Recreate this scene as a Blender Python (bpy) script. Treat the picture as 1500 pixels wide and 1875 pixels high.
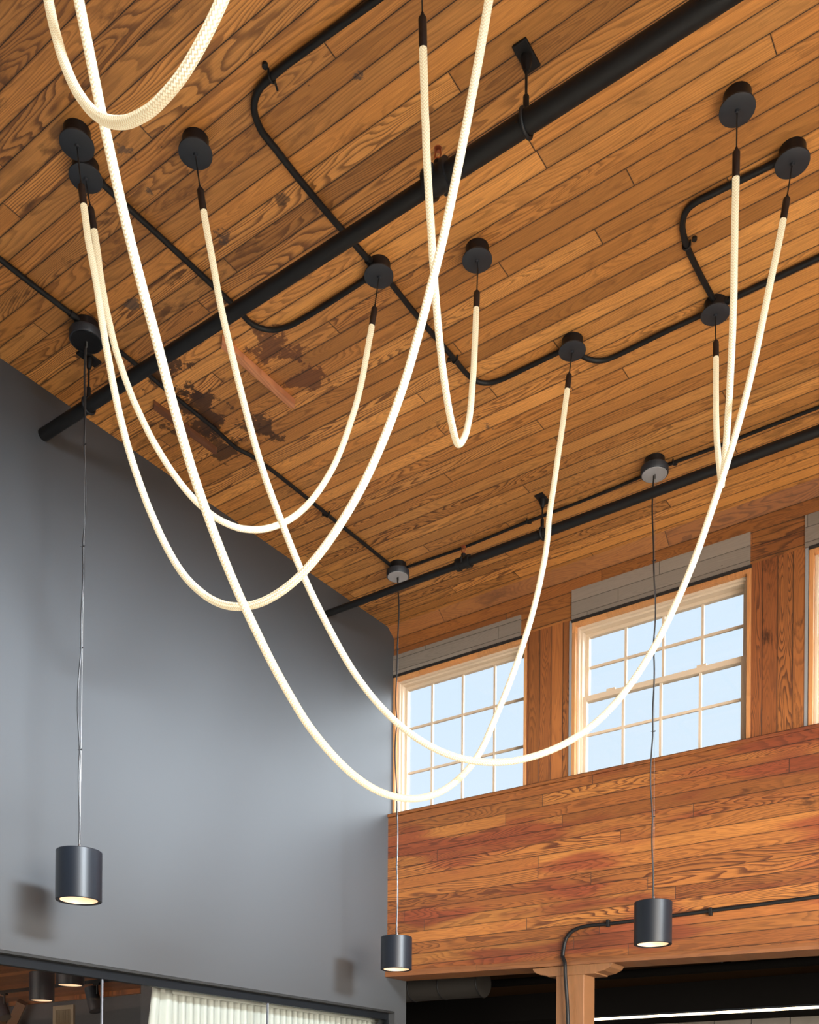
import bpy, bmesh, math, random
from mathutils import Vector, Matrix
random.seed(7)
for o in list(bpy.data.objects): bpy.data.objects.remove(o, do_unlink=True)
SC = bpy.context.scene
COL = SC.collection

# ------------------------------------------------------------------ camera
F_PX, PPY, YAW, ROLL = 1810.6, 2047.4, 0.612466, 0.007797
cam_data = bpy.data.cameras.new('camera')
cam = bpy.data.objects.new('camera', cam_data); COL.objects.link(cam)
cam_data.sensor_fit = 'VERTICAL'
cam_data.sensor_width = 28.8
cam_data.sensor_height = 36.0
cam_data.lens = F_PX / 1875 * 36.0
cam_data.shift_y = (PPY - 937.5) / 1875
cam_data.clip_start = 0.05
fwd = Vector((-math.sin(YAW), math.cos(YAW), 0))
rgt = Vector((math.cos(YAW), math.sin(YAW), 0)); up = Vector((0, 0, 1))
r2 = rgt * math.cos(ROLL) + up * math.sin(ROLL)
u2 = -rgt * math.sin(ROLL) + up * math.cos(ROLL)
m = Matrix((r2, u2, -fwd)).transposed().to_4x4(); m.translation = (0, 0, 1.5)
cam.matrix_world = m
SC.camera = cam

# ------------------------------------------------------------------ exposure
SC.view_settings.view_transform = 'Standard'
SC.view_settings.look = 'None'
SC.view_settings.gamma = 1.0
SC.view_settings.use_curve_mapping = False
SC.view_settings.exposure = 0.0

# ------------------------------------------------------------------ sky
SKY_K = 1.08
world = bpy.data.worlds.new('sky'); SC.world = world; world.use_nodes = True
wn = world.node_tree; wn.nodes.clear()
tc = wn.nodes.new('ShaderNodeTexCoord'); sp = wn.nodes.new('ShaderNodeSeparateXYZ')
mr = wn.nodes.new('ShaderNodeMapRange'); mr.inputs[1].default_value = -1; mr.inputs[2].default_value = 1
cr = wn.nodes.new('ShaderNodeValToRGB')
el = cr.color_ramp.elements
el[0].position = 0.0; el[0].color = (0.10, 0.10, 0.09, 1)
el[1].position = 1.0; el[1].color = (0.62, 0.80, 1.0, 1)
e = el.new(0.49); e.color = (0.16, 0.155, 0.14, 1)
e = el.new(0.515); e.color = (0.79, 0.88, 0.96, 1)
e = el.new(0.70); e.color = (0.705, 0.85, 0.98, 1)
bg = wn.nodes.new('ShaderNodeBackground'); bg.inputs[1].default_value = SKY_K
wo = wn.nodes.new('ShaderNodeOutputWorld')
wn.links.new(tc.outputs['Generated'], sp.inputs[0]); wn.links.new(sp.outputs[2], mr.inputs[0])
wn.links.new(mr.outputs[0], cr.inputs[0]); wn.links.new(cr.outputs[0], bg.inputs[0]); wn.links.new(bg.outputs[0], wo.inputs[0])

# ------------------------------------------------------------------ unseen fill lamps added along the right and rear walls
def area(name, loc, target, sx, sy, power, color, spread=180):
    l = bpy.data.lights.new(name, 'AREA'); l.shape = 'RECTANGLE'; l.size = sx; l.size_y = sy
    l.energy = power; l.color = color; l.spread = math.radians(spread)
    o = bpy.data.objects.new(name, l); COL.objects.link(o); o.location = loc
    o.rotation_euler = (Vector(target) - Vector(loc)).to_track_quat('-Z', 'Y').to_euler()
    return o
area('fill_right_high', (5.6, 1.7, 4.35), (-4.4, 4.0, 3.42), 8.4, 0.8, 290, (0.80, 0.91, 1.0), 19)  # added narrow beam that makes the bright band on the grey wall
area('fill_right_low', (5.7, 1.5, 1.7), (2.9, 3.6, 0.0), 7.0, 2.6, 2500, (1.0, 0.93, 0.84), 100)  # added lamp aimed at the floor, its bounce brightens the ceiling
area('fill_rear_low', (2.5, -2.8, 1.7), (1.0, 0.8, 0.0), 6.0, 2.6, 240, (1.0, 0.93, 0.84), 100)  # added weaker fill from behind the camera
# bright sky beyond the clerestory windows
sl = bpy.data.lights.new('sky_glow_through_clerestory', 'SUN'); sl.energy = 6.5; sl.angle = math.radians(50); sl.color = (0.86, 0.93, 1.0)
so = bpy.data.objects.new('sky_glow_through_clerestory', sl); COL.objects.link(so); so.location = (4, 12, 9)
so.rotation_euler = Vector((-0.72, -0.62, -0.30)).to_track_quat('-Z', 'Y').to_euler()

# ------------------------------------------------------------------ node helpers
class NT:
    def __init__(s, name):
        s.m = bpy.data.materials.new(name); s.m.use_nodes = True
        s.t = s.m.node_tree; s.t.nodes.clear()
        s.out = s.t.nodes.new('ShaderNodeOutputMaterial')
        s.tc = s.t.nodes.new('ShaderNodeTexCoord')
    def n(s, kind, ins=None, **kw):
        nd = s.t.nodes.new(kind)
        for k, v in kw.items(): setattr(nd, k, v)
        for k, v in (ins or {}).items(): s.put(nd.inputs[k], v)
        return nd
    def put(s, sock, v):
        if isinstance(v, bpy.types.NodeSocket): s.t.links.new(v, sock)
        else: sock.default_value = v
    def mt(s, op, a, b=None, c=None, clamp=False):
        nd = s.t.nodes.new('ShaderNodeMath'); nd.operation = op; nd.use_clamp = clamp
        s.put(nd.inputs[0], a)
        if b is not None: s.put(nd.inputs[1], b)
        if c is not None: s.put(nd.inputs[2], c)
        return nd.outputs[0]
    def mix(s, f, a, b, mode='MIX'):
        nd = s.t.nodes.new('ShaderNodeMix'); nd.data_type = 'RGBA'; nd.blend_type = mode
        s.put(nd.inputs[0], f); s.put(nd.inputs[6], a); s.put(nd.inputs[7], b)
        return nd.outputs[2]
    def vec(s, x, y, z):
        nd = s.t.nodes.new('ShaderNodeCombineXYZ')
        for i, v in enumerate((x, y, z)): s.put(nd.inputs[i], v)
        return nd.outputs[0]
    def noise(s, v, scale=1.0, detail=2.0, rough=0.5, dist=0.0):
        nd = s.n('ShaderNodeTexNoise', {'Vector': v, 'Scale': scale, 'Detail': detail, 'Roughness': rough, 'Distortion': dist})
        return nd.outputs[0]
    def white(s, w):
        nd = s.t.nodes.new('ShaderNodeTexWhiteNoise'); nd.noise_dimensions = '1D'; s.put(nd.inputs['W'], w)
        sp = s.t.nodes.new('ShaderNodeSeparateXYZ'); s.t.links.new(nd.outputs['Color'], sp.inputs[0])
        return sp.outputs
    def ss(s, x, lo, hi):
        nd = s.t.nodes.new('ShaderNodeMapRange'); nd.interpolation_type = 'SMOOTHSTEP'
        s.put(nd.inputs[0], x); nd.inputs[1].default_value = lo; nd.inputs[2].default_value = hi
        return nd.outputs[0]
    def finish(s, color, rough=0.5, metal=0.0, bump=None, bstr=0.3, bdist=0.002, emis=None, estr=0.0, spec=None, coat=0.0, trans=None):
        p = s.n('ShaderNodeBsdfPrincipled'); s.put(p.inputs['Base Color'], color); s.put(p.inputs['Roughness'], rough)
        s.put(p.inputs['Metallic'], metal)
        if spec is not None: s.put(p.inputs['Specular IOR Level'], spec)
        if coat: p.inputs['Coat Weight'].default_value = coat
        if emis is not None: s.put(p.inputs['Emission Color'], emis); s.put(p.inputs['Emission Strength'], estr)
        if bump is not None:
            b = s.n('ShaderNodeBump', {'Height': bump, 'Strength': bstr, 'Distance': bdist}); s.t.links.new(b.outputs[0], p.inputs['Normal'])
        s.t.links.new(p.outputs[0], s.out.inputs[0]); s.p = p
        return s.m

def plain(name, c, rough=0.5, metal=0.0, emis=None, estr=0.0, spec=None, var=0.08, nscale=6.0, bump=0.0, bscale=200.0):
    t = NT(name)
    n = t.noise(t.tc.outputs['Object'], nscale, 3)
    f = t.mt('MULTIPLY_ADD', n, 2 * var, 1 - var)
    col = t.mix(1.0, (*c, 1), t.n('ShaderNodeCombineColor', {0: f, 1: f, 2: f}).outputs[0], 'MULTIPLY')
    bm_ = t.noise(t.tc.outputs['Object'], bscale, 2) if bump else None
    return t.finish(col, rough, metal, bm_, bump, 0.001, (*emis, 1) if emis else None, estr, spec)

def wood(name, along, across, width, seglen, light, mid, dark, gap=(0.018, 0.008, 0.004), seed=0.0, rough=0.5, gapw=0.0016, ring=0.7,
         stain=0.5, bad=None, red=None, edge_dark=0.35, streak=0.3, calm=None):
    t = NT(name)
    s = t.n('ShaderNodeSeparateXYZ', {0: t.tc.outputs['Object']})
    ax = {'X': 0, 'Y': 1, 'Z': 2}
    a = s.outputs[ax[along]]; b = s.outputs[ax[across]]
    q = t.mt('MULTIPLY_ADD', b, 1.0 / width, seed + 500)
    row = t.mt('FLOOR', q); fb = t.mt('FRACT', q)
    rr = t.white(row)
    sa = t.mt('ADD', t.mt('MULTIPLY', a, 1.0 / seglen), t.mt('MULTIPLY', rr[0], 19.7))
    pc = t.mt('FLOOR', sa); fs = t.mt('FRACT', sa)
    pid = t.mt('ADD', t.mt('MULTIPLY', row, 13.37), t.mt('MULTIPLY', pc, 7.91))
    w = t.white(pid)
    local = t.mt('MULTIPLY', t.mt('SUBTRACT', fb, 0.5), width)
    # contour figure of the grain
    amp = t.mt('MULTIPLY_ADD', w[1], 7.0, 4.0)
    v1 = t.vec(t.mt('MULTIPLY_ADD', a, 1.1, t.mt('MULTIPLY', w[0], 91.0)), t.mt('MULTIPLY_ADD', local, 9.0, t.mt('MULTIPLY', w[1], 47.0)), t.mt('MULTIPLY', w[2], 33.0))
    n1 = t.noise(v1, 1.0, 1.5, 0.5, 0.25)
    v1b = t.vec(t.mt('MULTIPLY', a, 9.0), t.mt('MULTIPLY', b, 60.0), w[0])
    wob = t.mt('MULTIPLY', t.mt('SUBTRACT', t.noise(v1b, 1.0, 2), 0.5), 0.030)
    # straight-grain part adds a ramp across the board
    ph = t.mt('ADD', t.mt('MULTIPLY', t.mt('ADD', n1, wob), t.mt('MULTIPLY', amp, 3.2)), t.mt('MULTIPLY', local, 46.0))
    fr = t.mt('FRACT', ph)
    rg = t.mt('MULTIPLY', t.ss(fr, 0.35, 0.86), t.mt('SUBTRACT', 1.0, t.ss(fr, 0.90, 1.0)))
    rstr = t.mt('MULTIPLY', t.mt('MULTIPLY_ADD', w[2], 0.75, 0.25), ring)
    if calm: rstr = t.mt('MULTIPLY', rstr, t.mt('SUBTRACT', 1.0, t.mt('MULTIPLY', t.ss(a, calm[0], calm[1]), calm[2])))
    big = t.noise(t.tc.outputs['Object'], 0.8, 2)
    # fine streaks
    st = t.noise(t.vec(t.mt('MULTIPLY', a, 7.0), t.mt('MULTIPLY', b, 270.0), t.mt('MULTIPLY', w[0], 9.0)), 1.0, 2, 0.6)
    base = t.mix(t.ss(w[0], 0.0, 1.0), (*light, 1), (*mid, 1))
    base = t.mix(t.mt('MULTIPLY', t.ss(big, 0.35, 0.7), 0.45), base, (*mid, 1))
    if red is not None:
        rm = t.ss(t.noise(t.vec(t.mt('MULTIPLY', a, 0.9), t.mt('MULTIPLY', b, 5.0), 3.3), 1.0, 2), 0.50, 0.62)
        base = t.mix(t.mt('MULTIPLY', rm, 0.85), base, (*red, 1))
    c = t.mix(t.mt('MULTIPLY', rg, rstr), base, (*dark, 1))
    w2 = t.white(t.mt('ADD', pid, 3.17))
    k = t.mt('MULTIPLY', t.mt('MULTIPLY_ADD', t.mt('SUBTRACT', st, 0.5), streak * 2, 1.0), t.mt('MULTIPLY_ADD', w2[0], 0.42, 0.74))
    c = t.mix(1.0, c, t.n('ShaderNodeCombineColor', {0: k, 1: k, 2: k}).outputs[0], 'MULTIPLY')
    # weathering blotches with ragged edges, stretched along the boards
    sv = t.vec(t.mt('MULTIPLY', a, 4.0), t.mt('MULTIPLY_ADD', b, 11.0, t.mt('MULTIPLY', row, 0.37)), 1.7)
    sm = t.ss(t.noise(sv, 1.0, 6, 0.65), 0.60 - 0.05 * stain, 0.70)
    area_m = t.ss(t.noise(t.tc.outputs['Object'], 0.55, 1), 0.42, 0.62)
    c = t.mix(t.mt('MULTIPLY', t.mt('MULTIPLY', sm, area_m), stain), c, tuple(x * 0.45 for x in dark) + (1,))
    # specks and nail holes
    vo = t.n('ShaderNodeTexVoronoi', {'Vector': t.vec(t.mt('MULTIPLY', a, 3.1), t.mt('MULTIPLY', b, 6.0), 0.4), 'Scale': 1.0})
    vc = t.n('ShaderNodeSeparateColor', {0: vo.outputs['Color']})
    hole = t.mt('MULTIPLY', t.mt('SUBTRACT', 1.0, t.ss(vo.outputs['Distance'], 0.012, 0.022)), t.mt('GREATER_THAN', vc.outputs[0], 0.45))
    c = t.mix(t.mt('MULTIPLY', hole, 0.8), c, (0.012, 0.007, 0.004, 1))
    if bad:   # list of (x, y, z, radius, colour, strength) for the stained spots
        for (bx, by, bz, br, bc, bs) in bad:
            vd = t.n('ShaderNodeVectorMath', {0: t.tc.outputs['Object'], 1: (bx, by, bz)}, operation='DISTANCE').outputs['Value']
            nz = t.noise(t.tc.outputs['Object'], 9.0, 6, 0.7)
            edge = t.mt('ADD', vd, t.mt('MULTIPLY', t.mt('SUBTRACT', nz, 0.5), br * 4.2))
            mk = t.mt('SUBTRACT', 1.0, t.ss(edge, br * 0.45, br * 0.65))
            c = t.mix(t.mt('MULTIPLY', mk, bs), c, (*bc, 1))
    # gaps between boards, butt joints
    eb = t.mt('MULTIPLY', t.mt('MINIMUM', fb, t.mt('SUBTRACT', 1.0, fb)), width)
    es = t.mt('MULTIPLY', t.mt('MINIMUM', fs, t.mt('SUBTRACT', 1.0, fs)), seglen)
    gn = t.mt('MULTIPLY_ADD', t.noise(t.vec(t.mt('MULTIPLY', a, 2.5), row, 0.0), 1.0, 4, 0.7), 2.4, -0.3)
    gw = t.mt('MULTIPLY', gapw, gn)
    d1 = t.mt('DIVIDE', eb, gw); d2 = t.mt('DIVIDE', es, gapw * 0.8)
    gm = t.mt('SUBTRACT', 1.0, t.ss(t.mt('MINIMUM', d1, d2), 0.35, 1.0))
    soft = t.mt('SUBTRACT', 1.0, t.ss(t.mt('MINIMUM', d1, t.mt('MULTIPLY', d2, 1.6)), 0.5, 4.5))
    c = t.mix(t.mt('MULTIPLY', soft, edge_dark), c, tuple(x * 0.6 for x in dark) + (1,))  # boards darken softly beside gaps and butt joints
    c = t.mix(gm, c, (*gap, 1))
    h = t.mt('ADD', t.mt('SUBTRACT', 1.0, gm), t.mt('MULTIPLY', rg, 0.06))
    rgh = t.mt('MULTIPLY_ADD', st, 0.25, rough - 0.1)
    return t.finish(c, rgh, 0.0, h, 0.6, 0.003)

SP = (0.032, 0.014, 0.006)
M = {}
M['ceiling'] = wood('heart_pine_ceiling', 'X', 'Y', 0.0865, 2.7, (0.63, 0.290, 0.078), (0.43, 0.180, 0.042), (0.085, 0.027, 0.008), seed=0.22, ring=0.95, stain=0.7, gapw=0.0026, edge_dark=0.42, streak=0.5, calm=(-3.6, -0.8, 0.55),
    bad=[(-3.85, 3.36, 5.2, .17, (0.03, .012, .006), .9), (-3.93, 3.62, 5.2, .22, (0.04, .015, .007), .9), (-4.02, 3.86, 5.2, .18, (0.03, .012, .006), .85),
         (-3.28, 3.50, 5.2, .16, (0.09, .028, .011), .8), (-3.30, 3.74, 5.2, .13, (0.09, .028, .011), .8), (-3.72, 3.86, 5.2, .16, (0.03, .012, .006), .85),
         (-2.72, 4.55, 5.2, .045, (0.06, .05, .045), .8), (-3.15, 2.62, 5.2, .05, (0.05, .04, .035), .8), (-3.05, 2.95, 5.2, .05, (0.05, .035, .03), .8),
         (-2.5, 2.35, 5.2, .035, (0.06, .05, .045), .9), (-3.65, 2.95, 5.2, .05, (0.06, .05, .045), .8), (-2.2, 2.75, 5.2, .04, (0.05, .04, .035), .8),
         (-3.1, 2.45, 5.2, .05, (0.05, .04, .035), .7), (-2.75, 2.95, 5.2, .05, (0.03, .02, .015), .7)])
M['wall_wood'] = wood('heart_pine_wall', 'X', 'Z', 0.0826, 1.9, (0.34, 0.134, 0.031), (0.22, 0.073, 0.017), (0.060, 0.015, 0.006), seed=0.12, ring=0.95, streak=0.5, stain=0.7, gapw=0.0022, red=(0.17, 0.035, 0.013), edge_dark=0.3)
M['upper_wood'] = wood('weathered_pine_band', 'X', 'Z', 0.085, 1.7, (0.37, 0.145, 0.036), (0.22, 0.075, 0.02), (0.08, 0.028, 0.013), seed=0.55, ring=0.85, stain=0.95, gapw=0.0022)
M['column_wood'] = wood('weathered_pine_uprights', 'Z', 'X', 0.088, 17.0, (0.34, 0.122, 0.032), (0.21, 0.066, 0.018), (0.075, 0.025, 0.011), seed=0.30, ring=0.9, stain=1.0, gapw=0.0024)
M['grey_boards'] = wood('grey_painted_boards', 'X', 'Z', 0.088, 0.9, (0.235, 0.205, 0.17), (0.20, 0.17, 0.14), (0.11, 0.09, 0.07), seed=0.45, ring=0.25, stain=0.25, gap=(0.02, 0.016, 0.012), streak=0.12, edge_dark=0.3)
M['far_wood'] = wood('far_room_pine', 'X', 'Y', 0.16, 2.4, (0.50, 0.19, 0.055), (0.34, 0.11, 0.03), (0.10, 0.03, 0.01), seed=0.1)
M['beam_wood'] = wood('rough_beam_wood', 'X', 'Z', 0.5, 3.1, (0.21, 0.083, 0.026), (0.15, 0.055, 0.018), (0.09, 0.028, 0.011), seed=0.31, ring=0.5, stain=0.5, gapw=0.0008)
M['post_wood'] = wood('fir_post_wood', 'Z', 'X', 0.6, 5.0, (0.205, 0.094, 0.037), (0.175, 0.077, 0.030), (0.11, 0.065, 0.025), seed=0.4, ring=0.35, stain=0.3, gapw=0.0005)
M['pine'] = wood('new_pine_casing', 'Z', 'X', 0.5, 6.0, (0.60, 0.29, 0.11), (0.52, 0.23, 0.08), (0.33, 0.12, 0.04), seed=0.4, ring=0.3, stain=0.15, gapw=0.0005)
M['old_cleat_wood'] = wood('old_cleat_wood', 'Y', 'X', 0.5, 4.0, (0.15, 0.06, 0.026), (0.12, 0.045, 0.02), (0.05, 0.018, 0.009), seed=0.2, ring=0.5, stain=0.6, gapw=0.0005)
M['cleat_wood'] = wood('cleat_wood', 'Y', 'X', 0.5, 4.0, (0.66, 0.28, 0.13), (0.55, 0.21, 0.10), (0.25, 0.08, 0.035), seed=0.2, ring=0.5, stain=0.4, gapw=0.0005)
M['cream'] = plain('cream_window_paint', (0.55, 0.44, 0.32), 0.42, var=0.03)
M['dark_gap'] = plain('dark_flashing', (0.012, 0.011, 0.011), 0.6)
M['grey_wall'] = plain('satin_grey_wall_paint', (0.0375, 0.0395, 0.0425), 0.5, var=0.03, nscale=1.5, bump=0.05, bscale=120)
M['grey_steel'] = plain('grey_paint_edge', (0.23, 0.235, 0.24), 0.45, var=0.1)
M['black'] = plain('black_pipe_paint', (0.006, 0.006, 0.0065), 0.5, spec=0.3, var=0.2, bump=0.05, bscale=60)
M['canopy'] = plain('black_satin_canopy', (0.006, 0.006, 0.007), 0.4, spec=0.3, var=0.03)
M['canopy_disc'] = plain('charcoal_canopy_cover', (0.019, 0.022, 0.028), 0.5, spec=0.4, var=0.03)
M['canopy_pale'] = plain('reflection_toned_underside', (0.34, 0.35, 0.37), 0.4, var=0.05)  # reflected light put into the pale colour of the plate
M['shade'] = plain('blue_black_shade_metal', (0.006, 0.008, 0.012), 0.42, spec=0.3, var=0.03)
M['sleeve'] = plain('dark_brown_end_sleeve', (0.018, 0.011, 0.009), 0.5, spec=0.3, var=0.1)
M['cord'] = plain('black_cord', (0.010, 0.009, 0.009), 0.5, var=0.05)
M['steel'] = plain('steel_cable', (0.28, 0.27, 0.26), 0.4, metal=1.0, var=0.1)
M['copper'] = plain('copper_head', (0.55, 0.22, 0.12), 0.3, metal=1.0)
M['lamp_glow'] = plain('lit_reflector', (0.80, 0.62, 0.45), 0.4, emis=(1.0, 0.66, 0.40), estr=0.55, var=0.15, nscale=25)
M['channel'] = plain('black_glazing_channel', (0.004, 0.005, 0.0065), 0.5, spec=0.2, var=0.1)
M['soffit'] = plain('black_soffit', (0.004, 0.004, 0.004), 0.7)
M['joint'] = plain('pale_glass_joint', (0.16, 0.17, 0.20), 0.5, spec=0.2)
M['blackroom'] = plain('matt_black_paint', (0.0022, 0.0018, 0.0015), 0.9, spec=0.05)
M['dark_floor'] = plain('low_bounce_concrete', (0.03, 0.028, 0.026), 0.7)  # made dark so the unseen low-room floor bounces little light
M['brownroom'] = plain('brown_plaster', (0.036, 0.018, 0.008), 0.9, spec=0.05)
M['floor'] = plain('pale_concrete', (0.52, 0.50, 0.46), 0.5, var=0.1, nscale=2)
M['vent'] = plain('beige_vent_metal', (0.34, 0.27, 0.19), 0.5)
M['far_grey'] = plain('charcoal_felt_wall', (0.085, 0.085, 0.092), 0.9, var=0.15, nscale=30)
M['tile'] = plain('grey_tile', (0.10, 0.085, 0.07), 0.4, var=0.2, nscale=9)
M['led'] = plain('led_strip_glow', (1, 0.9, 0.75), 0.5, emis=(1.0, 0.80, 0.52), estr=4.0, var=0.0)

def glass_mat(name, tint, gloss):
    t = NT(name)
    tr = t.n('ShaderNodeBsdfTransparent', {'Color': (*tint, 1)})
    gl = t.n('ShaderNodeBsdfGlossy', {'Color': (1, 1, 1, 1), 'Roughness': 0.02})
    mx = t.n('ShaderNodeMixShader', {0: gloss, 1: tr.outputs[0], 2: gl.outputs[0]})
    t.t.links.new(mx.outputs[0], t.out.inputs[0]); return t.m
M['glass'] = glass_mat('window_glass', (0.985, 0.995, 1.0), 0.03)
M['partition_glass'] = glass_mat('partition_glass', (0.95, 0.965, 0.958), 0.008)

def curtain_mat():
    t = NT('sheer_white_curtain')
    d = t.n('ShaderNodeBsdfDiffuse', {'Color': (0.70, 0.69, 0.635, 1)})
    tl = t.n('ShaderNodeBsdfTranslucent', {'Color': (0.70, 0.69, 0.635, 1)})
    mx = t.n('ShaderNodeMixShader', {0: 0.5, 1: d.outputs[0], 2: tl.outputs[0]})
    t.t.links.new(mx.outputs[0], t.out.inputs[0]); return t.m
M['curtain'] = curtain_mat()

ROPE_E = 0.78
def rope_mat():
    t = NT('glowing_braided_rope')
    uv = t.n('ShaderNodeSeparateXYZ', {0: t.tc.outputs['UV']})   # u = metres along, v = 0..1 around
    u = uv.outputs[0]; v = uv.outputs[1]
    p = t.mt('ADD', t.mt('MULTIPLY', u, 105.0), t.mt('MULTIPLY', v, 8.0))
    q = t.mt('SUBTRACT', t.mt('MULTIPLY', u, 105.0), t.mt('MULTIPLY', v, 8.0))
    a = t.mt('ABSOLUTE', t.mt('SUBTRACT', t.mt('FRACT', p), 0.5)); b = t.mt('ABSOLUTE', t.mt('SUBTRACT', t.mt('FRACT', q), 0.5))
    over = t.mt('LESS_THAN', t.mt('FRACT', t.mt('MULTIPLY', t.mt('ADD', t.mt('FLOOR', p), t.mt('FLOOR', q)), 0.5)), 0.25)
    strand = t.mt('ADD', t.mt('MULTIPLY', over, a), t.mt('MULTIPLY', t.mt('SUBTRACT', 1.0, over), b))
    h = t.mt('SUBTRACT', 1.0, t.mt('MULTIPLY', strand, 2.0))
    k = t.ss(h, 0.05, 0.8)
    em = t.mix(k, (0.70, 0.45, 0.19, 1), (1.0, 0.85, 0.55, 1))
    return t.finish((0.22, 0.195, 0.145, 1), 0.65, 0.0, h, 0.7, 0.002, em, ROPE_E)
M['rope'] = rope_mat()

# ------------------------------------------------------------------ mesh helpers
def link(name, bm, mat, parent=None, smooth=False, bevel=0.0):
    me = bpy.data.meshes.new(name); bm.normal_update(); bm.to_mesh(me); bm.free()
    if isinstance(mat, (list, tuple)):
        for x in mat: me.materials.append(x)
    else: me.materials.append(mat)
    o = bpy.data.objects.new(name, me); COL.objects.link(o)
    if smooth:
        for p in me.polygons: p.use_smooth = True
        try: me.set_sharp_from_angle(angle=math.radians(40))
        except Exception: pass
    if bevel:
        b = o.modifiers.new('bevel', 'BEVEL'); b.width = bevel; b.segments = 2; b.limit_method = 'ANGLE'
    if parent is not None:
        o.parent = parent; o.matrix_parent_inverse = Matrix.Translation(-parent.location)
    return o
def box(bm, x0, x1, y0, y1, z0, z1):
    vs = [bm.verts.new(p) for p in ((x0,y0,z0),(x1,y0,z0),(x1,y1,z0),(x0,y1,z0),(x0,y0,z1),(x1,y0,z1),(x1,y1,z1),(x0,y1,z1))]
    for f in ((0,3,2,1),(4,5,6,7),(0,1,5,4),(1,2,6,5),(2,3,7,6),(3,0,4,7)): bm.faces.new([vs[i] for i in f])
    return vs
def boxes(*bs):
    bm = bmesh.new()
    for b in bs: box(bm, *b)
    return bm
def tube(bm, pts, r, seg=12, uv=False, cap=True):
    pts = [Vector(p) for p in pts]; n = len(pts)
    rad = r if isinstance(r, (list, tuple)) else [r] * n
    tg = [(pts[min(i+1, n-1)] - pts[max(i-1, 0)]).normalized() for i in range(n)]
    ref = Vector((0, 0, 1)) if abs(tg[0].z) < 0.9 else Vector((1, 0, 0))
    nrm = (ref - tg[0] * ref.dot(tg[0])).normalized()
    rings = []; L = 0; ls = []
    for i in range(n):
        if i: L += (pts[i] - pts[i-1]).length
        ls.append(L)
        nrm = (nrm - tg[i] * nrm.dot(tg[i])).normalized(); bn = tg[i].cross(nrm)
        rings.append([bm.verts.new(pts[i] + (nrm * math.cos(2*math.pi*k/seg) + bn * math.sin(2*math.pi*k/seg)) * rad[i]) for k in range(seg)])
    lay = bm.loops.layers.uv.verify() if uv else None
    for i in range(n-1):
        for k in range(seg):
            k2 = (k+1) % seg
            f = bm.faces.new((rings[i][k], rings[i][k2], rings[i+1][k2], rings[i+1][k]))
            if uv:
                for lp, (uu, vv) in zip(f.loops, ((ls[i], k/seg), (ls[i], (k+1)/seg), (ls[i+1], (k+1)/seg), (ls[i+1], k/seg))): lp[lay].uv = (uu, vv)
    if cap:
        bm.faces.new(list(reversed(rings[0]))); bm.faces.new(rings[-1])
    return bm
def lathe(bm, prof, cx, cy, seg=40):   # prof: (radius, z) from top to bottom, closed with caps where radius is 0
    rings = []
    for r, z in prof:
        rings.append([bm.verts.new((cx, cy, z))] if r == 0 else [bm.verts.new((cx + r*math.cos(2*math.pi*k/seg), cy + r*math.sin(2*math.pi*k/seg), z)) for k in range(seg)])
    for A, B in zip(rings[:-1], rings[1:]):
        for k in range(seg):
            k2 = (k+1) % seg
            if len(A) == 1 and len(B) == 1: continue
            if len(A) == 1: bm.faces.new((A[0], B[k], B[k2]))
            elif len(B) == 1: bm.faces.new((A[k2], A[k], B[0]))
            else: bm.faces.new((A[k2], A[k], B[k], B[k2]))
    bmesh.ops.recalc_face_normals(bm, faces=bm.faces)
    return bm
def smooth_path(pts, step=0.02):
    pts = [Vector(p) for p in pts]; out = []
    n = len(pts)
    for i in range(n-1):
        p0, p1, p2, p3 = pts[max(i-1,0)], pts[i], pts[i+1], pts[min(i+2,n-1)]
        k = max(2, int((p2-p1).length/step))
        # centripetal-like tangents scaled by the segment length
        l = (p2-p1).length
        t1 = (p2-p0); t1 = t1.normalized()*l if t1.length else p2-p1
        t2 = (p3-p1); t2 = t2.normalized()*l if t2.length else p2-p1
        for j in range(k):
            s = j/k; s2 = s*s; s3 = s2*s
            out.append(p1*(2*s3-3*s2+1) + t1*(s3-2*s2+s) + p2*(-2*s3+3*s2) + t2*(s3-s2))
    out.append(pts[-1]); return out
def thing(name, label, cat, loc=(0,0,0), group=None):
    o = bpy.data.objects.new(name, None); COL.objects.link(o); o.location = loc; o.empty_display_size = 0.1
    o['label'] = label; o['category'] = cat
    if group: o['group'] = group
    return o
def tag(o, label, cat, group=None):
    o['label'] = label; o['category'] = cat
    if group: o['group'] = group
    return o
def struct(o, label=None):
    o['kind'] = 'structure'
    if label: o['label'] = label
    return o
def sroot(name, label, loc=(0,0,0)):
    o = bpy.data.objects.new(name, None); COL.objects.link(o); o.location = loc; o['kind'] = 'structure'
    if label: o['label'] = label
    return o
def dup(root, loc, label=None, group=None):
    r = root.copy(); COL.objects.link(r); r.location = loc
    if label: r['label'] = label
    if group: r['group'] = group
    for ch in list(root.children):
        c = ch.copy(); COL.objects.link(c); c.parent = r
        for g in list(ch.children):
            d = g.copy(); COL.objects.link(d); d.parent = c
    return r

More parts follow.
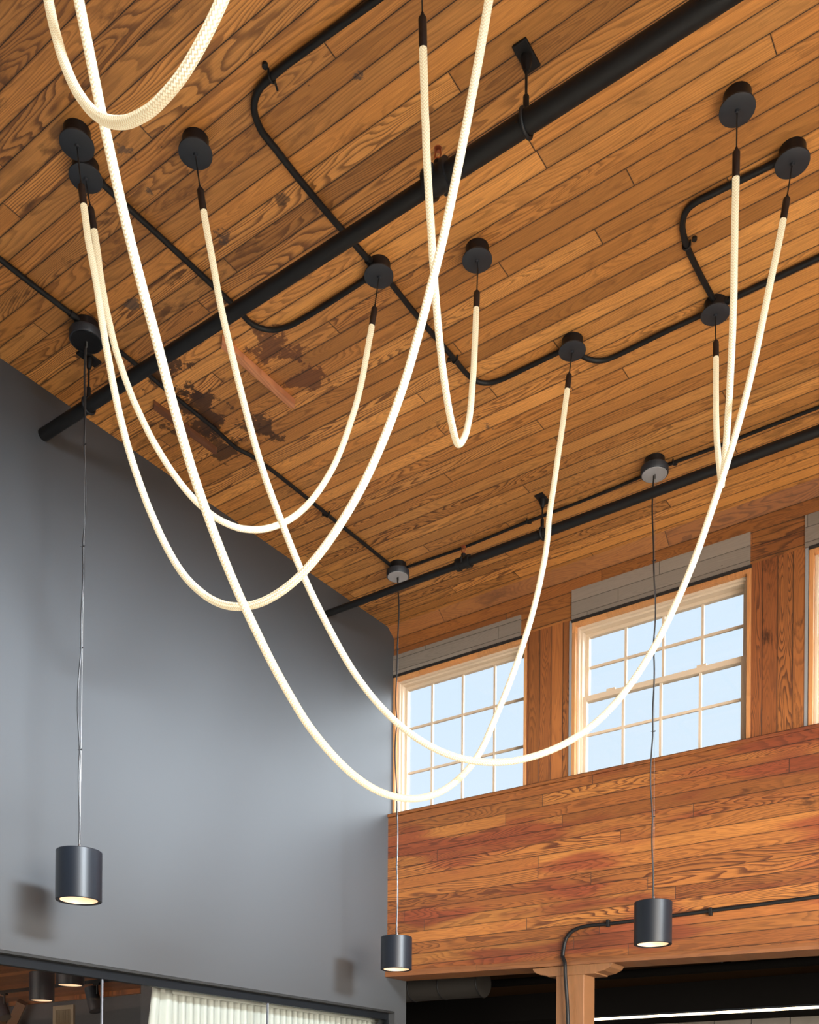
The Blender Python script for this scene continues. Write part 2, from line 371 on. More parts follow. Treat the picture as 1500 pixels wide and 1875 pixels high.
# centre lines of the hanging ropes: (covered length at each end), points from canopy to canopy
ROPES = {
 'R4': ((0.216, 0.216), [(-2.841,2.583,5.145),(-2.831,2.591,5.055),(-2.820,2.599,4.966),(-2.807,2.608,4.876),(-2.793,2.618,4.787),(-2.779,2.628,4.698),(-2.766,2.637,4.609),(-2.750,2.648,4.520),(-2.733,2.661,4.432),(-2.715,2.673,4.344),(-2.697,2.687,4.256),(-2.678,2.700,4.169),(-2.658,2.714,4.081),(-2.637,2.729,3.994),(-2.614,2.746,3.908),(-2.588,2.764,3.823),(-2.561,2.783,3.739),(-2.534,2.803,3.655),(-2.505,2.824,3.572),(-2.474,2.846,3.490),(-2.441,2.869,3.409),(-2.407,2.893,3.330),(-2.371,2.919,3.251),(-2.332,2.947,3.176),(-2.288,2.979,3.104),(-2.239,3.014,3.038),(-2.184,3.053,2.978),(-2.124,3.096,2.927),(-2.059,3.142,2.888),(-1.990,3.191,2.863),(-1.918,3.243,2.854),(-1.845,3.295,2.860),(-1.774,3.346,2.882),(-1.705,3.395,2.916),(-1.641,3.441,2.962),(-1.582,3.483,3.019),(-1.530,3.520,3.085),(-1.484,3.553,3.157),(-1.443,3.583,3.234),(-1.405,3.609,3.313),(-1.372,3.633,3.395),(-1.341,3.655,3.478),(-1.312,3.676,3.562),(-1.285,3.695,3.647),(-1.261,3.713,3.733),(-1.238,3.729,3.819),(-1.215,3.745,3.905),(-1.193,3.761,3.992),(-1.172,3.776,4.079),(-1.152,3.790,4.167),(-1.134,3.803,4.254),(-1.117,3.815,4.343),(-1.101,3.826,4.432),(-1.087,3.837,4.521),(-1.073,3.847,4.610),(-1.059,3.857,4.699),(-1.044,3.868,4.787),(-1.030,3.878,4.876),(-1.017,3.887,4.966),(-1.006,3.895,5.055),(-0.995,3.903,5.145)]),
 'R6': ((0.211, 0.223), [(-1.107,3.584,5.145),(-1.110,3.591,5.096),(-1.113,3.599,5.047),(-1.116,3.606,4.998),(-1.119,3.614,4.949),(-1.122,3.623,4.900),(-1.126,3.632,4.851),(-1.130,3.641,4.803),(-1.133,3.651,4.754),(-1.137,3.662,4.706),(-1.141,3.673,4.657),(-1.145,3.685,4.609),(-1.150,3.698,4.561),(-1.156,3.712,4.514),(-1.162,3.727,4.467),(-1.169,3.743,4.421),(-1.177,3.761,4.375),(-1.186,3.780,4.330),(-1.195,3.802,4.287),(-1.207,3.827,4.245),(-1.219,3.855,4.206),(-1.233,3.887,4.172),(-1.249,3.925,4.144),(-1.267,3.967,4.125),(-1.286,4.012,4.118),(-1.305,4.058,4.125),(-1.320,4.102,4.144),(-1.332,4.142,4.172),(-1.345,4.175,4.207),(-1.357,4.204,4.246),(-1.368,4.228,4.287),(-1.378,4.250,4.330),(-1.388,4.269,4.375),(-1.396,4.286,4.421),(-1.405,4.301,4.467),(-1.412,4.316,4.514),(-1.418,4.329,4.562),(-1.423,4.341,4.609),(-1.428,4.353,4.657),(-1.432,4.365,4.706),(-1.436,4.375,4.754),(-1.440,4.386,4.803),(-1.443,4.395,4.851),(-1.446,4.404,4.900),(-1.450,4.412,4.949),(-1.453,4.420,4.998),(-1.457,4.428,5.047),(-1.460,4.435,5.096),(-1.463,4.441,5.145)]),
 'R1b': ((0.191, 0.226), [(-3.267,2.408,5.145),(-3.263,2.415,5.097),(-3.258,2.422,5.049),(-3.254,2.429,5.001),(-3.249,2.436,4.954),(-3.245,2.443,4.906),(-3.242,2.450,4.857),(-3.240,2.456,4.809),(-3.236,2.463,4.761),(-3.232,2.471,4.713),(-3.227,2.479,4.665),(-3.221,2.489,4.617),(-3.215,2.499,4.570),(-3.208,2.509,4.523),(-3.199,2.522,4.477),(-3.190,2.535,4.431),(-3.179,2.549,4.385),(-3.168,2.565,4.340),(-3.155,2.582,4.296),(-3.142,2.600,4.253),(-3.128,2.619,4.210),(-3.112,2.639,4.169),(-3.096,2.661,4.129),(-3.080,2.685,4.091),(-3.062,2.711,4.054),(-3.043,2.738,4.020),(-3.023,2.768,3.989),(-3.001,2.801,3.962),(-2.978,2.837,3.941),(-2.954,2.874,3.928),(-2.929,2.913,3.922),(-2.903,2.952,3.926),(-2.878,2.991,3.937),(-2.853,3.027,3.955),(-2.830,3.061,3.979),(-2.808,3.093,4.007),(-2.787,3.122,4.040),(-2.768,3.148,4.076),(-2.751,3.172,4.115),(-2.735,3.194,4.157),(-2.720,3.214,4.200),(-2.707,3.233,4.244),(-2.695,3.250,4.288),(-2.685,3.265,4.334),(-2.675,3.279,4.380),(-2.667,3.292,4.427),(-2.659,3.304,4.474),(-2.651,3.316,4.521),(-2.644,3.327,4.568),(-2.638,3.337,4.616),(-2.633,3.346,4.664),(-2.628,3.354,4.712),(-2.624,3.361,4.760),(-2.620,3.369,4.808),(-2.616,3.376,4.856),(-2.612,3.384,4.904),(-2.608,3.390,4.952),(-2.605,3.397,5.000),(-2.602,3.403,5.049),(-2.599,3.409,5.097),(-2.596,3.414,5.145)]),
 'R1a': ((0.246, 0.270), [(-3.183,2.306,5.145),(-3.172,2.307,5.071),(-3.160,2.308,4.996),(-3.147,2.309,4.922),(-3.134,2.311,4.848),(-3.121,2.312,4.774),(-3.104,2.315,4.700),(-3.087,2.318,4.627),(-3.071,2.320,4.553),(-3.056,2.321,4.479),(-3.040,2.322,4.406),(-3.024,2.323,4.332),(-3.006,2.325,4.259),(-2.988,2.326,4.186),(-2.968,2.327,4.113),(-2.947,2.329,4.041),(-2.924,2.331,3.969),(-2.900,2.334,3.898),(-2.873,2.337,3.828),(-2.844,2.340,3.759),(-2.814,2.343,3.690),(-2.781,2.346,3.623),(-2.746,2.348,3.556),(-2.708,2.351,3.491),(-2.667,2.353,3.429),(-2.620,2.356,3.369),(-2.567,2.361,3.315),(-2.508,2.366,3.267),(-2.442,2.372,3.230),(-2.370,2.378,3.207),(-2.296,2.385,3.201),(-2.222,2.391,3.212),(-2.152,2.397,3.237),(-2.087,2.402,3.274),(-2.027,2.407,3.320),(-1.973,2.412,3.372),(-1.924,2.417,3.428),(-1.879,2.422,3.489),(-1.839,2.426,3.553),(-1.803,2.430,3.619),(-1.770,2.433,3.686),(-1.740,2.436,3.756),(-1.713,2.437,3.826),(-1.688,2.439,3.897),(-1.665,2.441,3.969),(-1.642,2.443,4.040),(-1.620,2.445,4.112),(-1.600,2.446,4.185),(-1.582,2.448,4.258),(-1.564,2.449,4.331),(-1.547,2.451,4.405),(-1.530,2.452,4.478),(-1.514,2.454,4.552),(-1.499,2.456,4.625),(-1.484,2.457,4.699),(-1.470,2.459,4.773),(-1.456,2.460,4.847),(-1.443,2.461,4.922),(-1.431,2.462,4.996),(-1.419,2.463,5.070),(-1.408,2.464,5.145)]),
 'R2': ((0.270, 0.214), [(-2.082,1.279,5.145),(-2.082,1.301,5.044),(-2.082,1.324,4.943),(-2.082,1.347,4.842),(-2.082,1.372,4.742),(-2.082,1.397,4.641),(-2.082,1.424,4.541),(-2.080,1.452,4.442),(-2.081,1.481,4.343),(-2.081,1.510,4.243),(-2.081,1.541,4.145),(-2.082,1.573,4.046),(-2.082,1.607,3.948),(-2.083,1.642,3.851),(-2.083,1.680,3.755),(-2.082,1.720,3.660),(-2.082,1.763,3.565),(-2.084,1.806,3.471),(-2.086,1.852,3.378),(-2.088,1.901,3.288),(-2.088,1.956,3.199),(-2.087,2.014,3.114),(-2.086,2.078,3.032),(-2.084,2.147,2.955),(-2.084,2.220,2.882),(-2.084,2.299,2.815),(-2.085,2.383,2.755),(-2.084,2.474,2.707),(-2.084,2.572,2.671),(-2.084,2.673,2.649),(-2.084,2.776,2.643),(-2.085,2.878,2.653),(-2.087,2.978,2.675),(-2.087,3.074,2.709),(-2.086,3.166,2.754),(-2.084,3.252,2.810),(-2.082,3.333,2.876),(-2.081,3.407,2.949),(-2.082,3.473,3.029),(-2.086,3.533,3.114),(-2.087,3.590,3.201),(-2.087,3.645,3.289),(-2.086,3.697,3.378),(-2.083,3.746,3.470),(-2.081,3.792,3.562),(-2.078,3.836,3.656),(-2.076,3.877,3.751),(-2.075,3.916,3.848),(-2.075,3.951,3.945),(-2.076,3.985,4.043),(-2.080,4.015,4.142),(-2.087,4.041,4.242),(-2.089,4.069,4.342),(-2.090,4.097,4.442),(-2.091,4.124,4.541),(-2.091,4.150,4.642),(-2.091,4.176,4.742),(-2.091,4.200,4.842),(-2.091,4.224,4.943),(-2.091,4.247,5.044),(-2.090,4.270,5.145)]),
 'R5': ((0.217, 0.242), [(-1.792,2.568,5.145),(-1.796,2.574,5.102),(-1.799,2.581,5.060),(-1.802,2.589,5.017),(-1.805,2.596,4.975),(-1.809,2.604,4.932),(-1.812,2.612,4.890),(-1.816,2.621,4.847),(-1.820,2.630,4.805),(-1.824,2.639,4.763),(-1.827,2.649,4.721),(-1.832,2.659,4.679),(-1.836,2.670,4.637),(-1.840,2.682,4.596),(-1.844,2.694,4.554),(-1.849,2.707,4.513),(-1.853,2.721,4.473),(-1.859,2.736,4.432),(-1.865,2.751,4.392),(-1.871,2.768,4.353),(-1.878,2.786,4.314),(-1.885,2.805,4.276),(-1.893,2.826,4.239),(-1.902,2.850,4.203),(-1.911,2.875,4.170),(-1.922,2.903,4.138),(-1.933,2.934,4.110),(-1.946,2.968,4.086),(-1.960,3.004,4.067),(-1.975,3.043,4.055),(-1.992,3.083,4.051),(-2.009,3.122,4.055),(-2.026,3.159,4.066),(-2.042,3.194,4.084),(-2.055,3.228,4.108),(-2.067,3.259,4.136),(-2.076,3.287,4.167),(-2.084,3.313,4.201),(-2.092,3.337,4.237),(-2.100,3.358,4.274),(-2.107,3.378,4.312),(-2.114,3.396,4.351),(-2.121,3.412,4.391),(-2.127,3.427,4.431),(-2.134,3.441,4.472),(-2.140,3.454,4.513),(-2.145,3.467,4.554),(-2.150,3.479,4.595),(-2.155,3.490,4.637),(-2.160,3.500,4.679),(-2.164,3.510,4.721),(-2.169,3.520,4.763),(-2.173,3.529,4.805),(-2.177,3.537,4.847),(-2.181,3.546,4.889),(-2.185,3.554,4.932),(-2.188,3.561,4.974),(-2.192,3.569,5.017),(-2.195,3.576,5.060),(-2.198,3.583,5.102),(-2.204,3.588,5.145)]),
 'R3': ((0.270, 0.270), [(-2.453,1.566,5.145),(-2.442,1.565,5.091),(-2.432,1.564,5.038),(-2.421,1.562,4.985),(-2.410,1.561,4.931),(-2.398,1.560,4.878),(-2.385,1.560,4.825),(-2.370,1.560,4.773),(-2.356,1.559,4.721),(-2.342,1.558,4.668),(-2.328,1.556,4.615),(-2.313,1.555,4.563),(-2.298,1.553,4.511),(-2.282,1.551,4.459),(-2.265,1.549,4.407),(-2.248,1.546,4.355),(-2.230,1.543,4.304),(-2.210,1.540,4.254),(-2.189,1.537,4.203),(-2.166,1.534,4.154),(-2.141,1.531,4.105),(-2.114,1.528,4.058),(-2.084,1.525,4.013),(-2.051,1.521,3.969),(-2.016,1.518,3.929),(-1.977,1.514,3.891),(-1.934,1.510,3.858),(-1.888,1.505,3.829),(-1.839,1.499,3.807),(-1.787,1.494,3.792),(-1.732,1.488,3.787),(-1.678,1.483,3.791),(-1.626,1.477,3.805),(-1.577,1.472,3.828),(-1.531,1.467,3.857),(-1.489,1.462,3.891),(-1.451,1.458,3.929),(-1.416,1.454,3.971),(-1.383,1.450,4.014),(-1.354,1.447,4.060),(-1.326,1.444,4.107),(-1.301,1.441,4.155),(-1.277,1.439,4.204),(-1.255,1.437,4.254),(-1.234,1.435,4.304),(-1.215,1.432,4.355),(-1.196,1.430,4.406),(-1.179,1.429,4.458),(-1.163,1.427,4.509),(-1.147,1.425,4.562),(-1.132,1.424,4.614),(-1.118,1.422,4.666),(-1.104,1.421,4.719),(-1.091,1.419,4.772),(-1.079,1.418,4.825),(-1.067,1.416,4.878),(-1.055,1.415,4.931),(-1.044,1.414,4.985),(-1.033,1.413,5.038),(-1.023,1.412,5.091),(-1.013,1.411,5.145)]),
}
CONDUITS = {
 'K1a': [(-3.920,2.307,5.178),(-3.913,2.453,5.178),(-3.912,2.638,5.178),(-3.907,2.835,5.178)],
 'K1b': [(-3.898,2.949,5.178),(-3.904,3.017,5.178),(-3.908,3.193,5.178),(-3.915,3.360,5.178),(-3.918,3.546,5.178),(-3.922,3.716,5.178),(-3.930,3.804,5.178),(-3.937,3.890,5.178),(-3.915,3.970,5.178),(-3.906,4.065,5.178),(-3.902,4.241,5.178),(-3.907,4.640,5.178),(-3.912,5.087,5.178),(-3.916,5.346,5.178)],
 'K2': [(-3.261,2.449,5.178),(-3.263,2.489,5.178),(-3.260,2.677,5.178),(-3.257,2.889,5.178),(-3.256,3.069,5.178),(-3.258,3.240,5.178),(-3.265,3.300,5.178),(-3.250,3.356,5.178),(-3.206,3.402,5.178),(-3.155,3.421,5.178),(-3.096,3.431,5.178),(-2.899,3.432,5.178),(-2.686,3.426,5.178),(-2.647,3.426,5.178)],
 'K3a': [(-1.813,2.592,5.178),(-1.987,2.584,5.178),(-2.137,2.575,5.178),(-2.278,2.569,5.178),(-2.375,2.565,5.178),(-2.436,2.567,5.178),(-2.483,2.568,5.178),(-2.525,2.582,5.178),(-2.563,2.610,5.178),(-2.587,2.652,5.178),(-2.600,2.697,5.178),(-2.602,2.769,5.178),(-2.608,2.884,5.178),(-2.611,3.086,5.178),(-2.609,3.227,5.178),(-2.607,3.383,5.178)],
 'K3b': [(-2.597,3.464,5.178),(-2.604,3.713,5.178),(-2.602,4.036,5.178),(-2.604,4.124,5.178),(-2.597,4.190,5.178),(-2.576,4.235,5.178),(-2.540,4.264,5.178),(-2.476,4.278,5.178),(-2.353,4.279,5.178),(-2.175,4.279,5.178),(-2.110,4.275,5.178)],
 'K3c': [(-2.095,4.302,5.178),(-2.086,4.361,5.178),(-2.063,4.406,5.178),(-2.034,4.436,5.178),(-1.994,4.454,5.178),(-1.916,4.457,5.178),(-1.827,4.454,5.178),(-1.671,4.450,5.178),(-1.532,4.451,5.178),(-1.484,4.450,5.178)],
 'K4': [(-1.456,4.433,5.178),(-1.458,4.370,5.178),(-1.463,4.218,5.178),(-1.463,4.093,5.178),(-1.458,4.027,5.178),(-1.448,3.972,5.178),(-1.427,3.926,5.178),(-1.399,3.898,5.178),(-1.360,3.888,5.178),(-1.307,3.890,5.178),(-1.222,3.893,5.178),(-1.139,3.898,5.178),(-1.057,3.901,5.178),(-1.008,3.904,5.178)],
 'K5': [(-1.438,4.438,5.178),(-1.401,4.438,5.178),(-1.245,4.436,5.178),(-1.018,4.435,5.178),(-0.846,4.436,5.178)],
 'K6a': [(-3.885,5.383,5.178),(-3.834,5.386,5.178),(-3.649,5.395,5.178),(-3.444,5.406,5.178),(-3.184,5.401,5.178),(-2.932,5.393,5.178),(-2.627,5.397,5.178),(-2.380,5.392,5.178),(-2.159,5.382,5.178)],
 'K6b': [(-2.090,5.372,5.178),(-2.028,5.368,5.178),(-1.747,5.375,5.178),(-1.502,5.372,5.178),(-1.227,5.373,5.178),(-0.968,5.371,5.178)],
 'KW': [(-1.061,5.997,2.801),(-1.349,5.997,2.792),(-1.655,5.997,2.786),(-2.059,5.997,2.780),(-2.474,5.997,2.774),(-2.661,5.997,2.773),(-2.746,5.997,2.775),(-2.824,5.997,2.772),(-2.895,5.997,2.754),(-2.942,5.997,2.712),(-2.962,5.997,2.648),(-2.969,5.997,2.587)],
 'KWlow': [(-2.950,5.958,2.580),(-2.938,5.958,2.543),(-2.933,5.958,2.441),(-2.920,5.958,2.295),(-2.911,5.958,2.132),(-2.900,5.958,1.824)],
}

# =================================================================== SETTING
XG, YL, YU, H = -4.44, 6.0085, 6.0645, 5.20
OW = [(-4.44, -3.296), (-2.953, -1.765), (-1.432, -0.244)]     # window openings along the back wall
WT, WB = 4.856, 3.80

struct(link('floor', boxes((-14.2, 6.2, -3.2, YL+0.2, -0.1, 0.0), (-14.2, -7.5, YL+0.2, 9.2, -0.1, 0.0)), M['floor']))
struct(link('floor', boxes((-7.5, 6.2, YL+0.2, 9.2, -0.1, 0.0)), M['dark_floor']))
ceiling = struct(link('ceiling', boxes((XG-0.16, 6.0, -3.0, 5.985, H, H+0.1)), M['ceiling']), 'reclaimed pine board ceiling with dark stains and butt joints')
# slanted board between ceiling and back wall
bm = bmesh.new()
prof = [(5.985, 5.2), (YU, 5.140), (YU+0.1, 5.140), (YU+0.1, 5.3), (5.985, 5.3)]
A = [bm.verts.new((XG, y, z)) for y, z in prof]; B = [bm.verts.new((6.0, y, z)) for y, z in prof]
bm.faces.new(A); bm.faces.new(list(reversed(B)))
for i in range(5):
    j = (i+1) % 5; bm.faces.new((A[i], B[i], B[j], A[j]))
bmesh.ops.recalc_face_normals(bm, faces=bm.faces)
struct(link('trim_1', bm, M['upper_wood']))
# grey wall with the glazed opening
OY0, OY1, OZ = -1.0, 6.11, 2.313
struct(link('wall_left', boxes((XG-0.15, XG, -3.0, 6.262, OZ, H), (XG-0.15, XG, OY1, 6.262, 0, OZ), (XG-0.15, XG, -3.0, OY0, 0, OZ)), M['grey_wall']), 'tall smooth grey painted wall')
struct(link('trim_2', boxes((XG-0.149, XG-0.004, OY0, OY1, OZ-0.014, OZ+0.0005)), M['soffit']))
# back wall: lower boarding, ledge, upper boarding with window openings
def taper_wall():
    bm = bmesh.new()
    zl, zr = 2.600, 2.36   # lower edge follows the sagging beam
    y0, y1 = YL, YL+0.20
    P = [(XG, 3.765), (6.0, 3.775), (6.0, zr), (XG, zl)]
    a = [bm.verts.new((x, y0, z)) for x, z in P]; b = [bm.verts.new((x, y1, z)) for x, z in P]
    bm.faces.new(a); bm.faces.new(list(reversed(b)))
    for i in range(4):
        j = (i+1) % 4; bm.faces.new((a[i], b[i], b[j], a[j]))
    bmesh.ops.recalc_face_normals(bm, faces=bm.faces); return bm
struct(link('wall_back', taper_wall(), M['wall_wood']), 'lower back wall of orange brown pine boards under the windows')
struct(link('trim_3', boxes((XG, 6.0, YL-0.012, YL+0.20, 3.768, 3.792)), M['wall_wood'], bevel=0.004), 'thin wooden ledge under the windows')
band = struct(link('wall_back_upper', boxes((XG, 6.0, YU, YU+0.16, WT, 5.15), (OW[2][1], 6.0, YU, YU+0.16, 3.79, WT)), M['upper_wood']), 'weathered board band above the windows')
for i, (x0, x1) in enumerate(((OW[0][1], OW[1][0]), (OW[1][1], OW[2][0]))):
    c = struct(link('column', boxes((x0, x1, YU-0.002, YU+0.16, 3.79, WT+0.008)), M['column_wood']), ['dark weathered upright boards between the left and middle windows', 'dark weathered upright boards between the middle and right windows'][i])
struct(link('column', boxes((OW[2][1], OW[2][1]+0.34, YU-0.002, YU+0.01, 3.79, WT+0.008)), M['column_wood']))
for i, (x0, x1, zt) in enumerate(((XG, -3.343, 5.008), (-2.956, -1.772, 5.060), (-1.457, -0.22, 5.050))):
    struct(link('trim_%d' % (4+i), boxes((x0, x1, YU-0.007, YU+0.01, WT+0.004, zt)), M['grey_boards']), 'grey painted boards above the %s window' % ['left', 'middle', 'right'][i])
# pale corner strips beside the windows
struct(link('trim_7', boxes((OW[1][0]-0.018, OW[1][0], YU-0.006, YU+0.02, 3.79, WT)), M['grey_steel']))
struct(link('trim_8', boxes((OW[2][0]-0.022, OW[2][0]-0.004, YU-0.006, YU+0.02, 3.79, WT)), M['grey_steel']))
struct(link('wall_right', boxes((6.0, 6.15, -3.0, 6.2, 0, H+0.1)), M['grey_wall']))
struct(link('wall_rear', boxes((XG-0.15, 6.15, -3.15, -3.0, 0, H+0.1)), M['grey_wall']))

def window(n, x0, x1, label, kind):
    r = sroot('window_%d' % n, label, ((x0+x1)/2, YU+0.08, WB))
    lw = 0.026 if kind == 'sashes' else 0.022
    # dark flashing line and new pine casing
    link('flashing', boxes((x0-0.002, x1+0.002, YU-0.010, YU+0.03, WT-0.014, WT+0.004)), M['dark_gap'], r)
    link('casing', boxes((x0, x0+lw, YU-0.004, YU+0.15, WB, WT-0.014), (x1-lw, x1, YU-0.004, YU+0.15, WB, WT-0.014), (x0+lw, x1-lw, YU-0.003, YU+0.15, WT-0.040, WT-0.014)), M['pine'], r, bevel=0.002)
    a, b, zt = x0+lw, x1-lw, WT-0.040
    s1, s2 = 0.030, 0.030
    def fr(bm, xa, xb, za, zb, w, y0, y1, bot=None):
        box(bm, xa, xa+w, y0, y1, za, zb); box(bm, xb-w, xb, y0, y1, za, zb)
        box(bm, xa+w, xb-w, y0, y1, zb-w, zb); box(bm, xa+w, xb-w, y0, y1, za, za+(bot or w))
    bm = bmesh.new()
    fr(bm, a, b, WB, zt, 0.016, YU+0.028, YU+0.15); fr(bm, a+0.014, b-0.014, WB+0.01, zt-0.014, 0.014, YU+0.050, YU+0.15)
    fm = link('window_frame', bm, M['cream'], r, bevel=0.002)
    a2, b2, t2 = a+0.028, b-0.028, zt-0.028
    def grid(gx0, gx1, gz0, gz1, xs, zs, y, w=0.016, d=0.016):
        bm = bmesh.new()
        for x in xs: box(bm, x-w/2, x+w/2, y, y+d, gz0, gz1)
        for z in zs: box(bm, gx0, gx1, y+0.001, y+d-0.001, z-w/2, z+w/2)
        return bm
    if kind == 'sashes':
        zm = 4.335
        # upper sash (further out), lower sash (nearer)
        for nm, za, zb, yy, top in (('upper_sash', zm-0.005, t2, YU+0.100, 0.022), ('lower_sash', WB+0.012, zm+0.018, YU+0.062, 0.034)):
            bm = bmesh.new(); w = 0.024
            box(bm, a2, a2+w, yy, yy+0.034, za, zb); box(bm, b2-w, b2, yy, yy+0.034, za, zb)
            box(bm, a2+w, b2-w, yy, yy+0.034, zb-top, zb); box(bm, a2+w, b2-w, yy, yy+0.034, za, za+0.03)
            sh = link(nm, bm, M['cream'], r, bevel=0.002)
            gx0, gx1, gz0, gz1 = a2+w, b2-w, za+0.03, zb-top
            xs = [gx0+(gx1-gx0)*k/4 for k in (1, 2, 3)]
            link('glazing_bars', grid(gx0, gx1, gz0, gz1, xs, [(gz0+gz1)/2 if nm == 'upper_sash' else 4.093], yy+0.012), M['cream'], sh)
            link('pane', boxes((gx0-0.004, gx1+0.004, yy+0.018, yy+0.021, gz0-0.004, gz1+0.004)), M['glass'], sh)
        link('sash_lock', boxes(((a2+b2)/2-0.37, (a2+b2)/2-0.31, YU+0.060, YU+0.082, zm+0.018, zm+0.030), ((a2+b2)/2+0.24, (a2+b2)/2+0.30, YU+0.060, YU+0.082, zm+0.018, zm+0.030)), M['cream'], r)
    else:
        yy = YU+0.085; w = 0.020
        bm = bmesh.new()
        box(bm, a2, a2+w, yy, yy+0.034, WB+0.01, t2); box(bm, b2-w, b2, yy, yy+0.034, WB+0.01, t2)
        box(bm, a2+w, b2-w, yy, yy+0.034, t2-0.024, t2); box(bm, a2+w, b2-w, yy, yy+0.034, WB+0.01, WB+0.03)
        sh = link('fixed_sash', bm, M['cream'], r, bevel=0.002)
        gx0, gx1, gz0, gz1 = a2+w, b2-w, WB+0.03, t2-0.024
        link('glazing_bars', grid(gx0, gx1, gz0, gz1, [-4.152, -3.882, -3.612], [4.470, 4.132], yy+0.012, 0.016, 0.016), M['cream'], sh)
        link('pane', boxes((gx0-0.004, gx1+0.004, yy+0.018, yy+0.021, gz0-0.004, gz1+0.004)), M['glass'], sh)
window(1, *OW[0], 'left window with one fixed cream sash beside the grey wall', 'fixed')
window(2, *OW[1], 'middle double-hung window with cream sashes', 'sashes')
window(3, *OW[2], 'right double-hung window cut by the picture edge', 'sashes')

# sagging floor edge over the dark opening
def nosing():
    bm = bmesh.new()
    x0, x1 = XG, 6.0
    f = lambda x: 2.562 - (x - XG) * 0.0235
    y0, y1 = YL-0.022, YL+0.24
    N = 60
    rings = []
    for i in range(N+1):
        x = x0 + (x1-x0)*i/N; z = f(x); j = 0.002*math.sin(i*2.1)
        rings.append([bm.verts.new(p) for p in ((x, y0+j, z), (x, y0-0.004+j, z+0.02), (x, y0+j, z+0.042+j), (x, y1, z+0.042), (x, y1, z))])
    for a, b in zip(rings[:-1], rings[1:]):
        for k in range(5): bm.faces.new((a[k], b[k], b[(k+1) % 5], a[(k+1) % 5]))
    bm.faces.new(rings[0]); bm.faces.new(rings[-1]); bmesh.ops.recalc_face_normals(bm, faces=bm.faces); return bm
struct(link('trim_9', nosing(), M['beam_wood']), 'rough rounded wooden beam edge along the foot of the boarded wall')

# post with shaped bracket
post = thing('wooden_post', 'square timber post with curved bracket under the boarded wall, black conduit in front', 'post', (-2.925, YL+0.06, 0))
link('shaft', boxes((-3.028, -2.822, YL+0.005, YL+0.175, 0.0, 2.475)), M['post_wood'], post, bevel=0.006)
bm = bmesh.new()
z1 = 2.527; pf = [(-3.20, z1), (-3.20, z1-0.010), (-3.18, z1-0.030), (-3.14, z1-0.048), (-3.09, z1-0.056), (-3.085, z1-0.064), (-2.735, z1-0.068), (-2.735, z1-0.060), (-2.68, z1-0.052), (-2.635, z1-0.034), (-2.62, z1-0.014), (-2.62, z1)]
a = [bm.verts.new((x, YL-0.006, z)) for x, z in pf]; b = [bm.verts.new((x, YL+0.19, z)) for x, z in pf]
bm.faces.new(a); bm.faces.new(list(reversed(b)))
for i in range(len(pf)):
    j = (i+1) % len(pf); bm.faces.new((a[i], b[i], b[j], a[j]))
bmesh.ops.recalc_face_normals(bm, faces=bm.faces)
link('bracket', bm, M['post_wood'], post, bevel=0.003)

# =================================================================== PIPES AND CONDUITS
def pipe(label, y, z, x0, xc, x1, ra, rb, clabel):
    t = thing('sprinkler_pipe', label, 'pipe', (xc, y, z))
    bm = bmesh.new(); tube(bm, [(x0, y, z), (xc, y, z)], ra, 24); link('narrow_pipe', bm, M['black'], t, True)
    bm = bmesh.new(); tube(bm, [(xc, y, z), (x1, y, z)], rb, 24); link('wide_pipe', bm, M['black'], t, True)
    bm = bmesh.new()
    tube(bm, [(xc-0.045, y, z), (xc+0.04, y, z)], rb*1.22, 24); tube(bm, [(xc-0.05, y, z), (xc-0.03, y, z)], rb*1.42, 24); tube(bm, [(xc+0.028, y, z), (xc+0.046, y, z)], rb*1.42, 24)
    tube(bm, [(xc-0.005, y, z), (xc-0.005, y, z+rb*1.22+0.022)], 0.016, 16)
    for s in (-1, 1): tube(bm, [(xc, y+s*rb*1.35, z-0.018), (xc, y+s*rb*1.35, z+0.018)], 0.008, 8)
    link('coupling', bm, M['black'], t, True)
    zt = z+rb*1.22+0.022; xx = xc-0.005
    bm = bmesh.new(); tube(bm, [(xx, y, zt), (xx, y, zt+0.012)], 0.010, 12)
    for s in (-1, 1): tube(bm, [(xx+s*0.008, y, zt+0.010), (xx+s*0.014, y, zt+0.024), (xx+s*0.010, y, zt+0.040), (xx, y, zt+0.046)], 0.003, 8)
    lathe(bm, [(0, zt+0.052), (0.015, zt+0.050), (0.015, zt+0.046), (0, zt+0.046)], xx, y, 16)
    link('sprinkler_head', bm, M['copper'], t, True)
    return t
pipe('thick black pipe crossing the ceiling from the grey wall to the top right', 3.03, 4.962, XG-0.01, -2.03, 5.9, 0.030, 0.0365, '')
pipe('thinner black pipe running parallel in front of the windows', 5.26, 4.988, XG-0.01, -3.31, 5.9, 0.0225, 0.0275, '')
def hanger(label, x, y, zp, rp):
    t = thing('pipe_hanger', label, 'pipe hanger', (x, y, H), 'hangers holding the black pipes')
    bm = boxes((x-0.028, x+0.028, y-0.055, y+0.055, H-0.010, H)); link('ceiling_plate', bm, M['black'], t, bevel=0.004)
    bm = bmesh.new(); lathe(bm, [(0.020, H-0.010), (0.019, H-0.028), (0.011, H-0.052), (0.009, H-0.058), (0, H-0.058)], x, y, 20); link('socket', bm, M['black'], t, True)
    zc = zp+rp
    bm = bmesh.new(); tube(bm, [(x, y, H-0.05), (x, y, zc+0.01)], 0.0048, 10); link('rod', bm, M['black'], t, True)
    bm = bmesh.new(); tube(bm, [(x, y, zc+0.062), (x, y, zc+0.056), (x, y, zc+0.002)], [0.006, 0.0105, 0.0105], 12)
    pts = [(x, y+(rp+0.005)*math.sin(2*math.pi*k/28), zp+(rp+0.005)*math.cos(2*math.pi*k/28)) for k in range(29)]
    tube(bm, pts, 0.0068, 10, cap=False); link('ring_clamp', bm, M['black'], t, True)
